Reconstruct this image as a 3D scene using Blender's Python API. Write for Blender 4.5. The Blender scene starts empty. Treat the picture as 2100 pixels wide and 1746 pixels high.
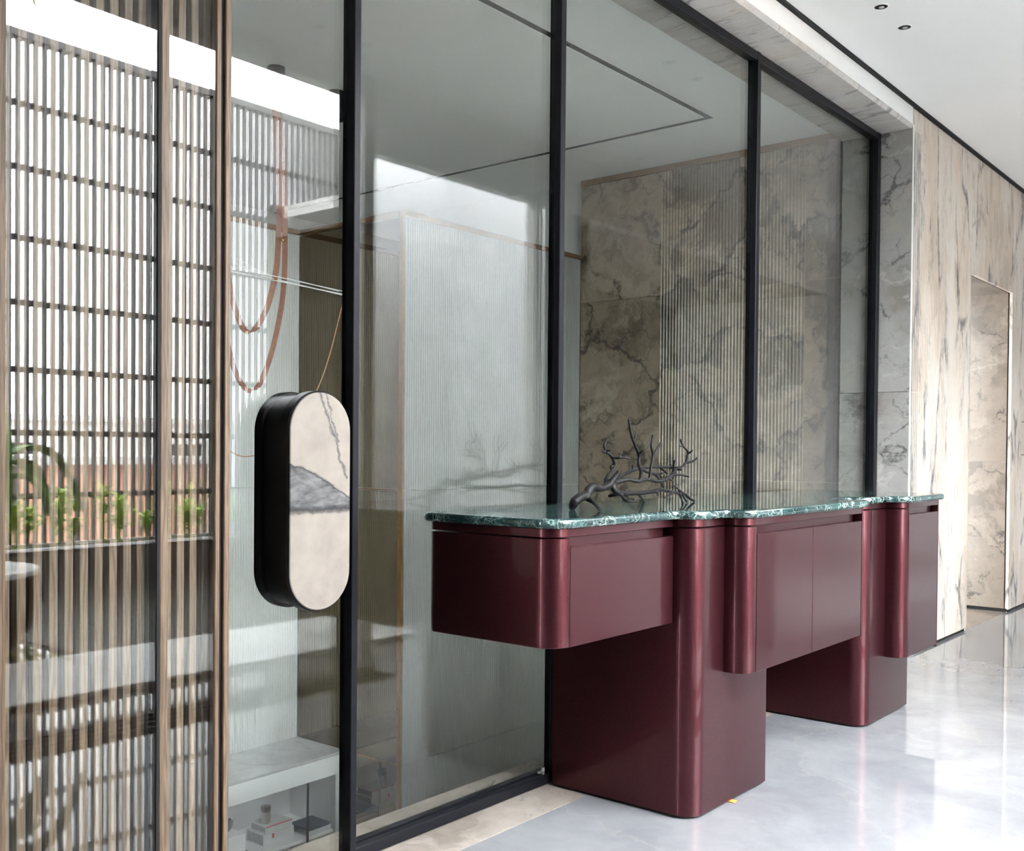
import bpy, bmesh, math, random
from mathutils import Vector, Matrix
random.seed(7)
SC = bpy.context.scene
COL = SC.collection

# ---------------------------------------------------------------- camera
cam_d = bpy.data.cameras.new('camera')
cam = bpy.data.objects.new('camera', cam_d)
COL.objects.link(cam)
cam_d.sensor_fit = 'HORIZONTAL'
cam_d.sensor_width = 36.0
cam_d.lens = 36.0 * 2132.17 / 2100.0
cam_d.shift_y = 81.34 / 2100.0
cam_d.clip_start = 0.05
cam_d.clip_end = 200
cam_r = Vector((0.63275101, -0.77431088, 0.00829604))
cam_u = Vector((0.00588397, 0.01552088, 0.99986223))
cam_f = Vector((0.77433297, 0.63261502, -0.01437688))
M = Matrix((cam_r, cam_u, -cam_f)).transposed().to_4x4()
M.translation = Vector((0.0, -2.3, 1.209))
cam.matrix_world = M
SC.camera = cam

# ---------------------------------------------------------------- sky, exposure
SKY = 16.0
world = bpy.data.worlds.new('overcast_sky')
SC.world = world
world.use_nodes = True
wn = world.node_tree
wn.nodes.clear()
wo = wn.nodes.new('ShaderNodeOutputWorld')
wb = wn.nodes.new('ShaderNodeBackground')
wb.inputs['Color'].default_value = (0.93, 0.965, 1.0, 1)
wb.inputs['Strength'].default_value = SKY
wn.links.new(wb.outputs[0], wo.inputs[0])
SC.view_settings.view_transform = 'Standard'
SC.view_settings.look = 'None'
SC.view_settings.exposure = 1.4
SC.view_settings.gamma = 1.0
SC.view_settings.use_curve_mapping = False
cy = SC.cycles
cy.max_bounces = 14
cy.diffuse_bounces = 6
cy.glossy_bounces = 5
cy.transmission_bounces = 4
cy.transparent_max_bounces = 16
cy.caustics_reflective = True
cy.caustics_refractive = False
cy.sample_clamp_indirect = 12.0
cy.use_denoising = True
try:
    cy.denoiser = 'OPENIMAGEDENOISE'
    cy.denoising_input_passes = 'RGB_ALBEDO_NORMAL'
except Exception:
    pass

# ---------------------------------------------------------------- helpers
def setp(o, label=None, cat=None, group=None, kind=None):
    if label: o['label'] = label
    if cat: o['category'] = cat
    if group: o['group'] = group
    if kind: o['kind'] = kind
    return o

def empty(name, loc=(0, 0, 0), parent=None, **kw):
    o = bpy.data.objects.new(name, None)
    o.empty_display_size = 0.1
    COL.objects.link(o)
    o.location = loc
    if parent: o.parent = parent
    return setp(o, **kw)

def wloc(o):
    v = Vector((0, 0, 0))
    while o is not None:
        v += o.location
        o = o.parent
    return v

def mk(name, bm, mat, parent=None, smooth=False, loc=None, **kw):
    """link a bmesh built in world coordinates as one mesh object under its parent"""
    base = wloc(parent) if parent else Vector((0, 0, 0))
    if loc is not None:
        base = Vector(loc)
    bmesh.ops.recalc_face_normals(bm, faces=bm.faces)
    if base.length > 0:
        bmesh.ops.translate(bm, verts=bm.verts, vec=-base)
    me = bpy.data.meshes.new(name)
    if smooth:
        for f in bm.faces: f.smooth = len(f.verts) <= 6
    bm.to_mesh(me)
    bm.free()
    for m in (mat if isinstance(mat, (list, tuple)) else [mat]):
        me.materials.append(m)
    if smooth == 'auto':
        try: me.set_sharp_from_angle(angle=math.radians(35))
        except Exception: pass
    if smooth:
        for pg in me.polygons:
            if pg.loop_total > 6: pg.use_smooth = False
    o = bpy.data.objects.new(name, me)
    COL.objects.link(o)
    if parent:
        o.parent = parent
        o.location = base - wloc(parent)
    else:
        o.location = base
    return setp(o, **kw)

def dup(o, loc=None, parent=None, **kw):
    c = o.copy()
    COL.objects.link(c)
    if parent is not None: c.parent = parent
    if loc is not None: c.location = loc
    for ch in o.children:
        dup(ch, parent=c)
    return setp(c, **kw)

def B():
    return bmesh.new()

def box(bm, x0, x1, y0, y1, z0, z1, bev=0.0, seg=1):
    r = bmesh.ops.create_cube(bm, size=1.0)
    vs = r['verts']
    for v in vs:
        v.co = Vector(((x0 + x1) / 2 + v.co.x * (x1 - x0), (y0 + y1) / 2 + v.co.y * (y1 - y0), (z0 + z1) / 2 + v.co.z * (z1 - z0)))
    if bev > 0:
        es = list({e for v in vs for e in v.link_edges})
        bmesh.ops.bevel(bm, geom=es, offset=bev, segments=seg, profile=0.5, affect='EDGES')
    return bm

def bx(*a, bev=0.0, seg=1):
    return box(B(), *a, bev=bev, seg=seg)

def rpoly(pts, inset=0.0, seg=8):
    """axis-aligned polygon, counter-clockwise, (x, y, radius); inset shrinks it; returns 2D points"""
    n = len(pts)
    out = []
    for i in range(n):
        p = Vector(pts[i][:2]); a = Vector(pts[i - 1][:2]); b = Vector(pts[(i + 1) % n][:2])
        r = pts[i][2] if len(pts[i]) > 2 else 0.0
        d1 = (p - a).normalized(); d2 = (b - p).normalized()
        n1 = Vector((-d1.y, d1.x)); n2 = Vector((-d2.y, d2.x))
        convex = d1.x * d2.y - d1.y * d2.x > 0
        q = p + (n1 + n2) * inset
        rr = max(0.0, r - inset) if convex else (r + inset if r > 0 else 0.0)
        if rr < 1e-5:
            if r > 0:
                out += [q.copy() for _ in range(seg + 1)]
            else:
                out.append(q)
            continue
        s = q - d1 * rr; e = q + d2 * rr
        c = s + (n1 if convex else -n1) * rr
        a0 = math.atan2(s.y - c.y, s.x - c.x); a1 = math.atan2(e.y - c.y, e.x - c.x)
        da = (a1 - a0 + math.pi) % (2 * math.pi) - math.pi
        for k in range(seg + 1):
            t = a0 + da * k / seg
            out.append(Vector((c.x + rr * math.cos(t), c.y + rr * math.sin(t))))
    return out

def prism(bm, rings):
    """rings: list of (list of 2D points, z) bottom to top; closed with caps"""
    prev = None
    for ps, z in rings:
        vs = [bm.verts.new((p.x, p.y, z)) for p in ps]
        if prev is None:
            bm.faces.new(list(reversed(vs)))
        else:
            n = len(vs)
            for i in range(n):
                bm.faces.new((prev[i], prev[(i + 1) % n], vs[(i + 1) % n], vs[i]))
        prev = vs
    bm.faces.new(prev)
    return bm

def rprism(pts, z0, z1, bev=0.002, seg=8):
    r = [(rpoly(pts, bev, seg), z0), (rpoly(pts, 0, seg), z0 + bev), (rpoly(pts, 0, seg), z1 - bev), (rpoly(pts, bev, seg), z1)]
    return prism(B(), r)

def cyl(bm, c, r, z0, z1, n=24, r2=None):
    r2 = r if r2 is None else r2
    a = [bm.verts.new((c[0] + r * math.cos(2 * math.pi * k / n), c[1] + r * math.sin(2 * math.pi * k / n), z0)) for k in range(n)]
    b = [bm.verts.new((c[0] + r2 * math.cos(2 * math.pi * k / n), c[1] + r2 * math.sin(2 * math.pi * k / n), z1)) for k in range(n)]
    for i in range(n):
        bm.faces.new((a[i], a[(i + 1) % n], b[(i + 1) % n], b[i]))
    bm.faces.new(list(reversed(a))); bm.faces.new(b)
    return bm

def lathe(prof, c, n=32):
    bm = B(); prev = None
    for r, z in prof:
        vs = [bm.verts.new((c[0] + r * math.cos(2 * math.pi * k / n), c[1] + r * math.sin(2 * math.pi * k / n), z)) for k in range(n)]
        if prev:
            for i in range(n): bm.faces.new((prev[i], prev[(i + 1) % n], vs[(i + 1) % n], vs[i]))
        else:
            bm.faces.new(list(reversed(vs)))
        prev = vs
    bm.faces.new(prev)
    return bm

def catmull(P, sub=4):
    """P: list of tuples of any length"""
    if len(P) < 3: return [tuple(p) for p in P]
    out = []
    n = len(P); D = len(P[0])
    for i in range(n - 1):
        p0 = P[max(i - 1, 0)]; p1 = P[i]; p2 = P[i + 1]; p3 = P[min(i + 2, n - 1)]
        for k in range(sub):
            t = k / sub
            out.append(tuple(0.5 * (2 * p1[j] + (p2[j] - p0[j]) * t + (2 * p0[j] - 5 * p1[j] + 4 * p2[j] - p3[j]) * t * t + (3 * p1[j] - p0[j] - 3 * p2[j] + p3[j]) * t ** 3) for j in range(D)))
    out.append(tuple(P[-1]))
    return out

def tube(bm, P, n=8, r=None, caps=True):
    """P: (x, y, z[, r]); parallel-transport frames, rounded ends"""
    pts = [Vector(p[:3]) for p in P]
    rs = [r if r is not None else p[3] for p in P]
    t0 = (pts[1] - pts[0]).normalized()
    up = Vector((0, 0, 1)) if abs(t0.z) < 0.9 else Vector((1, 0, 0))
    u = t0.cross(up).normalized()
    rings = []
    seq = []
    if caps:
        te = (pts[-1] - pts[-2]).normalized()
        for k, f in ((2, 0.55), (1, 0.85)):
            off = rs[0] * (1.0 if k == 2 else 0.6)
            seq.append((pts[0] - t0 * off * 0.8, rs[0] * f))
    seq += list(zip(pts, rs))
    if caps:
        seq.append((pts[-1] + te * rs[-1] * 0.45, rs[-1] * 0.85))
        seq.append((pts[-1] + te * rs[-1] * 0.75, rs[-1] * 0.5))
    for i, (p, rr) in enumerate(seq):
        a = seq[max(i - 1, 0)][0]; b = seq[min(i + 1, len(seq) - 1)][0]
        t = (b - a).normalized()
        u = (u - t * u.dot(t)).normalized()
        v = t.cross(u)
        rings.append([bm.verts.new(p + (u * math.cos(2 * math.pi * k / n) + v * math.sin(2 * math.pi * k / n)) * rr) for k in range(n)])
    for a, b in zip(rings, rings[1:]):
        for i in range(n):
            bm.faces.new((a[i], a[(i + 1) % n], b[(i + 1) % n], b[i]))
    bm.faces.new(list(reversed(rings[0]))); bm.faces.new(rings[-1])
    return bm

def flutes(p0, d, out, length, z0, z1, pitch, depth, thick=0.02, convex=True):
    """panel whose front carries vertical flutes; p0 = front corner on the crest plane, d along, out = outward normal"""
    bm = B()
    n = max(1, round(length / pitch)); pitch = length / n
    prof = []
    ts = [0.0, 0.06, 0.25, 0.5, 0.75, 0.94] if convex else [0.0, 0.18, 0.36, 0.6, 0.8]
    for i in range(n):
        for t in ts:
            if convex: h = -depth * (1 - (math.sin(math.pi * min(1, max(0, t))) ** 0.45))
            else: h = 0.0 if t <= 0.2 else -depth * math.sin(math.pi * (t - 0.18) / 0.82) ** 0.7
            prof.append(((i + t) * pitch, h))
    prof.append((length, -depth if convex else 0.0))
    d = Vector(d); out = Vector(out); p0 = Vector((p0[0], p0[1], 0))
    f0, f1, b0, b1 = [], [], [], []
    for s, h in prof:
        a = p0 + d * s + out * h; b = p0 + d * s - out * (thick + depth)
        f0.append(bm.verts.new((a.x, a.y, z0))); f1.append(bm.verts.new((a.x, a.y, z1)))
        b0.append(bm.verts.new((b.x, b.y, z0))); b1.append(bm.verts.new((b.x, b.y, z1)))
    m = len(prof)
    for i in range(m - 1):
        bm.faces.new((f0[i], f0[i + 1], f1[i + 1], f1[i]))
        bm.faces.new((b0[i], b0[i + 1], b1[i + 1], b1[i]))
        bm.faces.new((f0[i], f0[i + 1], b0[i + 1], b0[i]))
        bm.faces.new((f1[i], f1[i + 1], b1[i + 1], b1[i]))
    bm.faces.new((f0[0], f1[0], b1[0], b0[0])); bm.faces.new((f0[-1], f1[-1], b1[-1], b0[-1]))
    return bm

# ---------------------------------------------------------------- materials
class NT:
    def __init__(self, name):
        self.m = bpy.data.materials.new(name)
        self.m.use_nodes = True
        self.t = self.m.node_tree
        self.t.nodes.clear()
        self.out = self.t.nodes.new('ShaderNodeOutputMaterial')
    def n(self, typ, props=None, **inp):
        nd = self.t.nodes.new('ShaderNode' + typ)
        for k, v in (props or {}).items(): setattr(nd, k, v)
        for k, v in inp.items():
            self.put(nd, k, v)
        return nd
    def put(self, nd, k, v):
        key = int(k[1:]) if k[0] == 'i' and k[1:].isdigit() else k.replace('_', ' ')
        s = nd.inputs[key]
        if isinstance(v, bpy.types.NodeSocket): self.t.links.new(v, s)
        elif isinstance(v, (tuple, list)) and len(v) == 3 and s.type == 'RGBA': s.default_value = (*v, 1)
        else: s.default_value = v
    def math(self, op, a, b=0.0, c=0.0, clamp=False):
        nd = self.n('Math', dict(operation=op, use_clamp=clamp), i0=a, i1=b, i2=c)
        return nd.outputs[0]
    def vmath(self, op, a, b=(0, 0, 0)):
        nd = self.n('VectorMath', dict(operation=op), i0=a, i1=b)
        return nd.outputs[1] if op in ('DOT_PRODUCT', 'LENGTH') else nd.outputs[0]
    def scale(self, v, s):
        nd = self.n('VectorMath', dict(operation='SCALE'), i0=v)
        self.put(nd, 'Scale', s); return nd.outputs[0]
    def coord(self, rand=True, scale=(1, 1, 1), rot=(0, 0, 0)):
        c = self.n('TexCoord').outputs['Object']
        if rand:
            r = self.n('ObjectInfo').outputs['Random']
            k = self.n('CombineXYZ', i0=self.math('MULTIPLY', r, 37.0), i1=self.math('MULTIPLY', r, 61.0), i2=self.math('MULTIPLY', r, 23.0)).outputs[0]
            c = self.vmath('ADD', c, k)
        return self.n('Mapping', Vector=c, Scale=scale, Rotation=rot).outputs[0]
    def noise(self, v, scale, detail=4.0, rough=0.55, col=False, dist=0.0):
        nd = self.n('TexNoise', Vector=v, Scale=scale, Detail=detail, Roughness=rough, Distortion=dist)
        return nd.outputs['Color' if col else 'Fac']
    def ramp(self, fac, stops, interp='LINEAR'):
        nd = self.n('ValToRGB', Fac=fac)
        cr = nd.color_ramp; cr.interpolation = interp
        while len(cr.elements) > 1: cr.elements.remove(cr.elements[0])
        for i, (p, c) in enumerate(stops):
            e = cr.elements[0] if i == 0 else cr.elements.new(p)
            e.position = p
            e.color = (c, c, c, 1) if isinstance(c, (int, float)) else (*c, 1)
        return nd.outputs['Color']
    def mix(self, f, a, b, blend='MIX'):
        nd = self.n('Mix', dict(data_type='RGBA', blend_type=blend))
        for k, v in ((0, f), (6, a), (7, b)):
            s = nd.inputs[k]
            if isinstance(v, bpy.types.NodeSocket): self.t.links.new(v, s)
            elif isinstance(v, (tuple, list)): s.default_value = (*v, 1)
            else: s.default_value = v
        return nd.outputs[2]
    def bump(self, h, strength=0.2, dist=0.01):
        return self.n('Bump', Height=h, Strength=strength, Distance=dist).outputs[0]
    def surf(self, **k):
        p = self.n('BsdfPrincipled', **k)
        self.t.links.new(p.outputs[0], self.out.inputs[0])
        return self.m

def plain(name, col, rough=0.5, metal=0.0, nscale=8.0, var=0.06, bump=0.0, **kw):
    t = NT(name)
    c = t.coord(False)
    f = t.noise(c, nscale, 5.0)
    lo = tuple(max(0, x * (1 - var)) for x in col); hi = tuple(min(1, x * (1 + var)) for x in col)
    cc = t.ramp(f, [(0.3, lo), (0.7, hi)])
    k = dict(Base_Color=cc, Roughness=rough, Metallic=metal)
    if bump > 0: k['Normal'] = t.bump(t.noise(c, nscale * 12, 3.0), bump, 0.002)
    k.update(kw)
    return t.surf(**k)

def stone(name, pal, vein=(0.09, 0.085, 0.085), scale=(1, 1, 1), rot=(0, 0, 0), vs=1.6, vw=0.012, vmask=0.50, vamt=0.9, rough=0.22, warp=0.55, pale=(0.72, 0.68, 0.62), pamt=0.5, ps=1.3, cells=0.5, rand=True):
    t = NT(name)
    c = t.coord(rand, scale, rot)
    w = t.noise(c, 1.1, 8.0, 0.62, col=True)
    w2 = t.noise(c, 6.5, 6.0, 0.68, col=True)
    q = t.vmath('ADD', c, t.scale(t.vmath('SUBTRACT', w, (0.5, 0.5, 0.5)), warp))
    q2 = t.vmath('ADD', q, t.scale(t.vmath('SUBTRACT', w2, (0.5, 0.5, 0.5)), 0.13))
    n = len(pal)
    f = t.noise(q, ps, 10.0, 0.66)
    # clouds of tone, then broken fragments each with a tone of its own
    vc = t.n('TexVoronoi', dict(feature='F1'), Vector=q2, Scale=vs).outputs['Color']
    cr = t.n('SeparateXYZ', Vector=vc).outputs[0]
    tone = t.math('ADD', f, t.math('MULTIPLY', t.math('SUBTRACT', cr, 0.5), 0.26 * cells))
    base = t.ramp(tone, [(0.32 + 0.36 * i / (n - 1), p) for i, p in enumerate(pal)])
    grain = t.noise(q2, 16.0, 6.0, 0.7)
    base = t.mix(0.30, base, t.ramp(grain, [(0.3, tuple(0.80 * x for x in pal[n // 2])), (0.7, tuple(min(1, 1.15 * x) for x in pal[n // 2]))]))
    pv = t.math('ABSOLUTE', t.math('SUBTRACT', t.noise(q2, ps * 1.5, 4.0, 0.55), 0.49))
    pm = t.ramp(t.noise(c, 1.9, 3.0), [(0.46, 0.0), (0.56, 1.0)])
    base = t.mix(t.math('MULTIPLY', t.math('MULTIPLY', t.ramp(pv, [(0.0, 1.0), (0.016, 0.25), (0.035, 0.0)]), pm), pamt), base, pale)
    # thread veins along the fragment edges, thick and thin, interrupted
    br = t.noise(c, vs * 2.3, 5.0, 0.65)
    for sc, wd, am, mo in ((vs, vw, vamt, 0.0), (vs * 2.7, vw * 1.4, vamt * 0.65, 0.04), (vs * 7.0, vw * 2.0, vamt * 0.4, 0.07)):
        d = t.n('TexVoronoi', dict(feature='DISTANCE_TO_EDGE'), Vector=q2, Scale=sc).outputs['Distance']
        m = t.ramp(br, [(vmask + mo - 0.02, 0.0), (vmask + mo + 0.10, 1.0)])
        wid = t.math('MULTIPLY', t.math('ADD', grain, 0.15), 1.6)
        ln = t.ramp(t.math('DIVIDE', d, wid), [(0.0, 1.0), (wd, 0.7), (wd * 2.6, 0.0)])
        base = t.mix(t.math('MULTIPLY', t.math('MULTIPLY', ln, m), am), base, vein)
    return t.surf(Base_Color=base, Roughness=rough)

mt_wall = stone('fluted_marble', [(0.40, 0.30, 0.225), (0.60, 0.475, 0.37), (0.70, 0.60, 0.51), (0.72, 0.66, 0.60), (0.64, 0.52, 0.415), (0.46, 0.365, 0.285)], scale=(1.6, 1.6, 0.5), vs=1.5, vw=0.014, vmask=0.47, rough=0.4, vein=(0.07, 0.075, 0.085), warp=0.5, ps=1.1, pale=(0.78, 0.77, 0.75), cells=0.35)
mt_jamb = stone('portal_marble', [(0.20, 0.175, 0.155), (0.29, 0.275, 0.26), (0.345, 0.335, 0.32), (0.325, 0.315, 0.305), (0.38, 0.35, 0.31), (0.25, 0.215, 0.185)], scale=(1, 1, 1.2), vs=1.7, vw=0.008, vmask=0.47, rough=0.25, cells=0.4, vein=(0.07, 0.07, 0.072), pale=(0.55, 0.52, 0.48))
mt_soffit = stone('soffit_marble', [(0.36, 0.325, 0.30), (0.48, 0.455, 0.435), (0.56, 0.54, 0.52), (0.52, 0.49, 0.465), (0.60, 0.54, 0.48), (0.44, 0.40, 0.37)], scale=(2.2, 0.6, 1.0), rot=(0, 0, 0.45), vs=1.5, vw=0.010, rough=0.28, vmask=0.48, cells=0.5, vein=(0.14, 0.13, 0.13), pale=(0.66, 0.61, 0.55))
mt_back = stone('interior_marble', [(0.10, 0.077, 0.053), (0.23, 0.18, 0.13), (0.42, 0.34, 0.255), (0.31, 0.25, 0.185), (0.53, 0.435, 0.33), (0.17, 0.133, 0.098)], vs=1.5, vw=0.012, vmask=0.44, rough=0.3, warp=0.9, cells=1.1, pale=(0.50, 0.44, 0.36), pamt=0.7, vein=(0.035, 0.034, 0.030))
mt_sill = stone('threshold_marble', [(0.17, 0.14, 0.118), (0.26, 0.222, 0.19), (0.32, 0.28, 0.245), (0.295, 0.255, 0.22), (0.20, 0.168, 0.142)], vs=2.2, vmask=0.54, vw=0.008, rough=0.18, cells=0.7, vein=(0.07, 0.06, 0.055), pale=(0.40, 0.36, 0.32))
mt_niche = stone('niche_marble', [(0.10, 0.078, 0.060), (0.17, 0.135, 0.108), (0.25, 0.205, 0.168), (0.22, 0.18, 0.145), (0.29, 0.245, 0.20), (0.14, 0.112, 0.09)], vs=2.0, vmask=0.52, vw=0.009, warp=0.8, rough=0.3, cells=1.0, vein=(0.04, 0.036, 0.032), pale=(0.38, 0.33, 0.28))
mt_court = stone('courtyard_stone', [(0.66, 0.66, 0.67), (0.74, 0.74, 0.75), (0.78, 0.78, 0.79)], vs=0.8, vmask=0.62, rough=0.5, vein=(0.4, 0.4, 0.41), pamt=0.1, cells=0.2)

def floor_mat():
    t = NT('white_marble_floor')
    c = t.coord(False)
    w = t.noise(c, 1.2, 6.0, 0.6, col=True)
    q = t.vmath('ADD', c, t.scale(t.vmath('SUBTRACT', w, (0.5, 0.5, 0.5)), 0.7))
    base = t.ramp(t.noise(q, 2.2, 9.0, 0.65), [(0.30, (0.150, 0.154, 0.166)), (0.5, (0.195, 0.199, 0.209)), (0.7, (0.24, 0.244, 0.25))])
    pv = t.math('ABSOLUTE', t.math('SUBTRACT', t.noise(q, 0.9, 4.0, 0.55), 0.5))
    base = t.mix(t.math('MULTIPLY', t.ramp(pv, [(0.0, 1.0), (0.010, 0.0)]), 0.35), base, (0.27, 0.258, 0.24))
    bmp = t.bump(t.noise(c, 3.0, 0.0), 0.006, 0.02)
    return t.surf(Base_Color=base, Roughness=0.035, Normal=bmp, IOR=1.55)
mt_floor = floor_mat()

def green_mat():
    t = NT('green_marble')
    c = t.coord(False)
    w = t.noise(c, 5.0, 6.0, 0.6, col=True)
    q = t.vmath('ADD', c, t.scale(t.vmath('SUBTRACT', w, (0.5, 0.5, 0.5)), 0.16))
    base = t.ramp(t.noise(q, 7.0, 8.0, 0.6), [(0.3, (0.003, 0.008, 0.009)), (0.55, (0.010, 0.032, 0.033)), (0.75, (0.03, 0.085, 0.08))])
    for sc, wd, am in ((13.0, 0.020, 0.5), (34.0, 0.026, 0.55), (80.0, 0.03, 0.3)):
        v = t.n('TexVoronoi', dict(feature='DISTANCE_TO_EDGE'), Vector=q, Scale=sc).outputs['Distance']
        mask = t.ramp(t.noise(c, 5.0 + sc * 0.12, 5.0, 0.65), [(0.47, 0.0), (0.60, 1.0)])
        base = t.mix(t.math('MULTIPLY', t.math('MULTIPLY', t.ramp(v, [(0.0, 1.0), (wd, 0.35), (wd * 2.5, 0.0)]), mask), am), base, (0.50, 0.68, 0.60))
    return t.surf(Base_Color=base, Roughness=0.035, IOR=1.6)
mt_green = green_mat()

def lacquer():
    t = NT('burgundy_metallic_lacquer')
    c = t.coord(False)
    fl = t.noise(c, 420.0, 2.0, 0.7)
    cl = t.noise(c, 3.0, 4.0)
    base = t.mix(t.ramp(fl, [(0.35, 0.0), (0.7, 1.0)]), (0.055, 0.0143, 0.0185), (0.102, 0.0305, 0.0370))
    base = t.mix(t.math('MULTIPLY', cl, 0.35), base, (0.073, 0.0202, 0.0257))
    nm = t.bump(fl, 0.06, 0.001)
    return t.surf(Base_Color=base, Metallic=0.88, Roughness=0.34, Normal=nm, Specular_IOR_Level=0.1, Coat_Weight=0.7, Coat_Roughness=0.05, Coat_IOR=1.28)
mt_lac = lacquer()

def wood(name, a, b, c3, rough=0.55):
    t = NT(name)
    c = t.coord(True, (1, 1, 0.06))
    w = t.noise(c, 14.0, 4.0, 0.6)
    rings = t.n('TexWave', dict(wave_type='BANDS', bands_direction='X'), Vector=t.n('Mapping', Vector=c, Scale=(1, 1, 1), Rotation=(0.0, 0.0, 0.5)).outputs[0], Scale=24.0, Distortion=14.0, Detail=3.0, Detail_Scale=2.2).outputs['Fac']
    fine = t.noise(t.coord(True, (1, 1, 0.02)), 190.0, 3.0, 0.6)
    base = t.ramp(t.math('ADD', t.math('MULTIPLY', rings, 0.6), t.math('MULTIPLY', w, 0.4)), [(0.15, a), (0.5, b), (0.85, c3)])
    base = t.mix(t.math('MULTIPLY', t.ramp(fine, [(0.4, 1.0), (0.6, 0.0)]), 0.35), base, a)
    return t.surf(Base_Color=base, Roughness=rough, Normal=t.bump(fine, 0.15, 0.001))
mt_wood = wood('brushed_oak', (0.115, 0.072, 0.043), (0.185, 0.122, 0.076), (0.235, 0.162, 0.105))
mt_post = wood('oak_post', (0.095, 0.060, 0.036), (0.16, 0.104, 0.063), (0.215, 0.145, 0.092))
mt_fin = wood('grey_timber_fin', (0.045, 0.043, 0.042), (0.075, 0.071, 0.068), (0.11, 0.103, 0.097))

def glass(name, tint, tt=1.0):
    t = NT(name)
    g = t.n('NewGeometry')
    cs = t.math('ABSOLUTE', t.vmath('DOT_PRODUCT', g.outputs['Incoming'], g.outputs['Normal']))
    sch = t.math('ADD', 0.042, t.math('MULTIPLY', 0.958, t.math('POWER', t.math('SUBTRACT', 1.0, cs, clamp=True), 5.0)))
    tr = t.n('BsdfTransparent', Color=tint)
    gl = t.n('BsdfGlossy', Color=(1, 1, 1), Roughness=0.0)
    mx = t.n('MixShader', i0=sch, i1=tr.outputs[0], i2=gl.outputs[0])
    t.t.links.new(mx.outputs[0], t.out.inputs[0])
    return t.m
mt_glass = glass('clear_glass', (0.955, 0.97, 0.96))

mt_black = plain('black_aluminium', (0.005, 0.0055, 0.008), 0.36, 0.0, 20, 0.2, Specular_IOR_Level=0.2)
mt_void = plain('shadow_gap_black', (0.006, 0.006, 0.007), 0.8)
mt_satin = plain('black_satin_lacquer', (0.0025, 0.0025, 0.003), 0.3, Specular_IOR_Level=0.3)
mt_plaster = plain('white_plaster', (0.88, 0.875, 0.865), 0.75, 0.0, 3, 0.015)
mt_taupe = plain('taupe_plaster', (0.42, 0.40, 0.38), 0.7, 0.0, 3, 0.05)
mt_dark = plain('added_dark_surround', (0.035, 0.028, 0.022), 0.5, 0.0, 6, 0.2)  # dark surround for unseen rooms, added to cut bounced light and reflections
mt_ceil = plain('white_ceiling_paint', (0.88, 0.875, 0.865), 0.8, 0.0, 2, 0.012)
mt_iceil = plain('interior_ceiling_paint', (0.90, 0.91, 0.90), 0.7, 0.0, 2, 0.015)
mt_white = plain('white_lacquer', (0.88, 0.885, 0.885), 0.35, 0.0, 4, 0.02)
mt_flute_shaded = plain('fluted_panel_shaded', (0.25, 0.256, 0.246), 0.45, 0.0, 4, 0.03)  # darker copy of the fluted panel colour, dim light put into it
mt_flute_lit = plain('fluted_panel_lit', (0.66, 0.67, 0.655), 0.45, 0.0, 4, 0.03)  # lighter copy for the back-left wall, door light painted into it
mt_brass = plain('brushed_brass', (0.30, 0.185, 0.09), 0.38, 0.8, 30, 0.08)
mt_gold = plain('polished_brass', (0.80, 0.58, 0.25), 0.2, 1.0, 30, 0.05)
mt_mirror = plain('bronze_mirror', (0.17, 0.14, 0.095), 0.02, 1.0, 2, 0.02)
def water():
    t = NT('rippled_water')
    c = t.coord(False, (1, 1.6, 1))
    n = t.math('ADD', t.noise(c, 9.0, 3.0), t.math('MULTIPLY', t.noise(c, 40.0, 2.0), 0.3))
    return t.surf(Base_Color=t.ramp(t.noise(c, 30.0, 3.0), [(0.4, (0.012, 0.013, 0.012)), (0.6, (0.06, 0.06, 0.055))]), Roughness=0.02, Normal=t.bump(n, 0.5, 0.03), IOR=1.33)
mt_water = water()
mt_leather = plain('copper_leather', (0.30, 0.135, 0.085), 0.45, 0.0, 40, 0.12, 0.1)
mt_copper = plain('copper_wire', (0.62, 0.32, 0.20), 0.35, 0.6, 30, 0.06)
mt_acryl = plain('frosted_acrylic', (0.82, 0.83, 0.83), 0.2, 0.0, 10, 0.02)
mt_bronze = plain('dark_cast_bronze', (0.009, 0.0085, 0.009), 0.42, 0.0, 60, 0.3, 0.2, Specular_IOR_Level=0.15)
mt_steel = plain('brushed_steel', (0.55, 0.54, 0.52), 0.35, 0.9, 40, 0.06)
mt_leaf = plain('leaf_green', (0.34, 0.50, 0.07), 0.45, 0.0, 20, 0.35)
mt_bigleaf = plain('broad_leaf_green', (0.09, 0.20, 0.035), 0.4, 0.0, 10, 0.3)
mt_soil = plain('dark_soil', (0.03, 0.024, 0.018), 0.9, 0.0, 40, 0.4)
mt_trough = plain('charcoal_render', (0.05, 0.05, 0.052), 0.6, 0.0, 8, 0.15)
mt_terr = plain('polished_terrace_stone', (0.10, 0.10, 0.10), 0.04, 0.0, 9, 0.25)
mt_cop = plain('pale_terrace_stone', (0.42, 0.42, 0.415), 0.35, 0.0, 5, 0.10)
mt_lfloor = plain('lobby_stone', (0.56, 0.56, 0.555), 0.35, 0.0, 5, 0.10)  # pale so the unseen lobby floor bounces light to the hall ceiling
mt_vfloor = plain('grey_screed', (0.34, 0.34, 0.335), 0.5, 0.0, 3, 0.08)
mt_terra = plain('terracotta_render', (0.85, 0.42, 0.27), 0.8, 0.0, 2, 0.08)
mt_city = plain('pale_render', (0.85, 0.85, 0.85), 0.8, 0.0, 2, 0.08)
mt_ground = plain('distant_ground', (0.30, 0.31, 0.28), 0.9, 0.0, 0.5, 0.3)
mt_tray = plain('slate_blue_leather', (0.035, 0.055, 0.072), 0.5, 0.0, 30, 0.2)
mt_paper = plain('white_book_cloth', (0.62, 0.62, 0.62), 0.6, 0.0, 20, 0.05)
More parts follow.
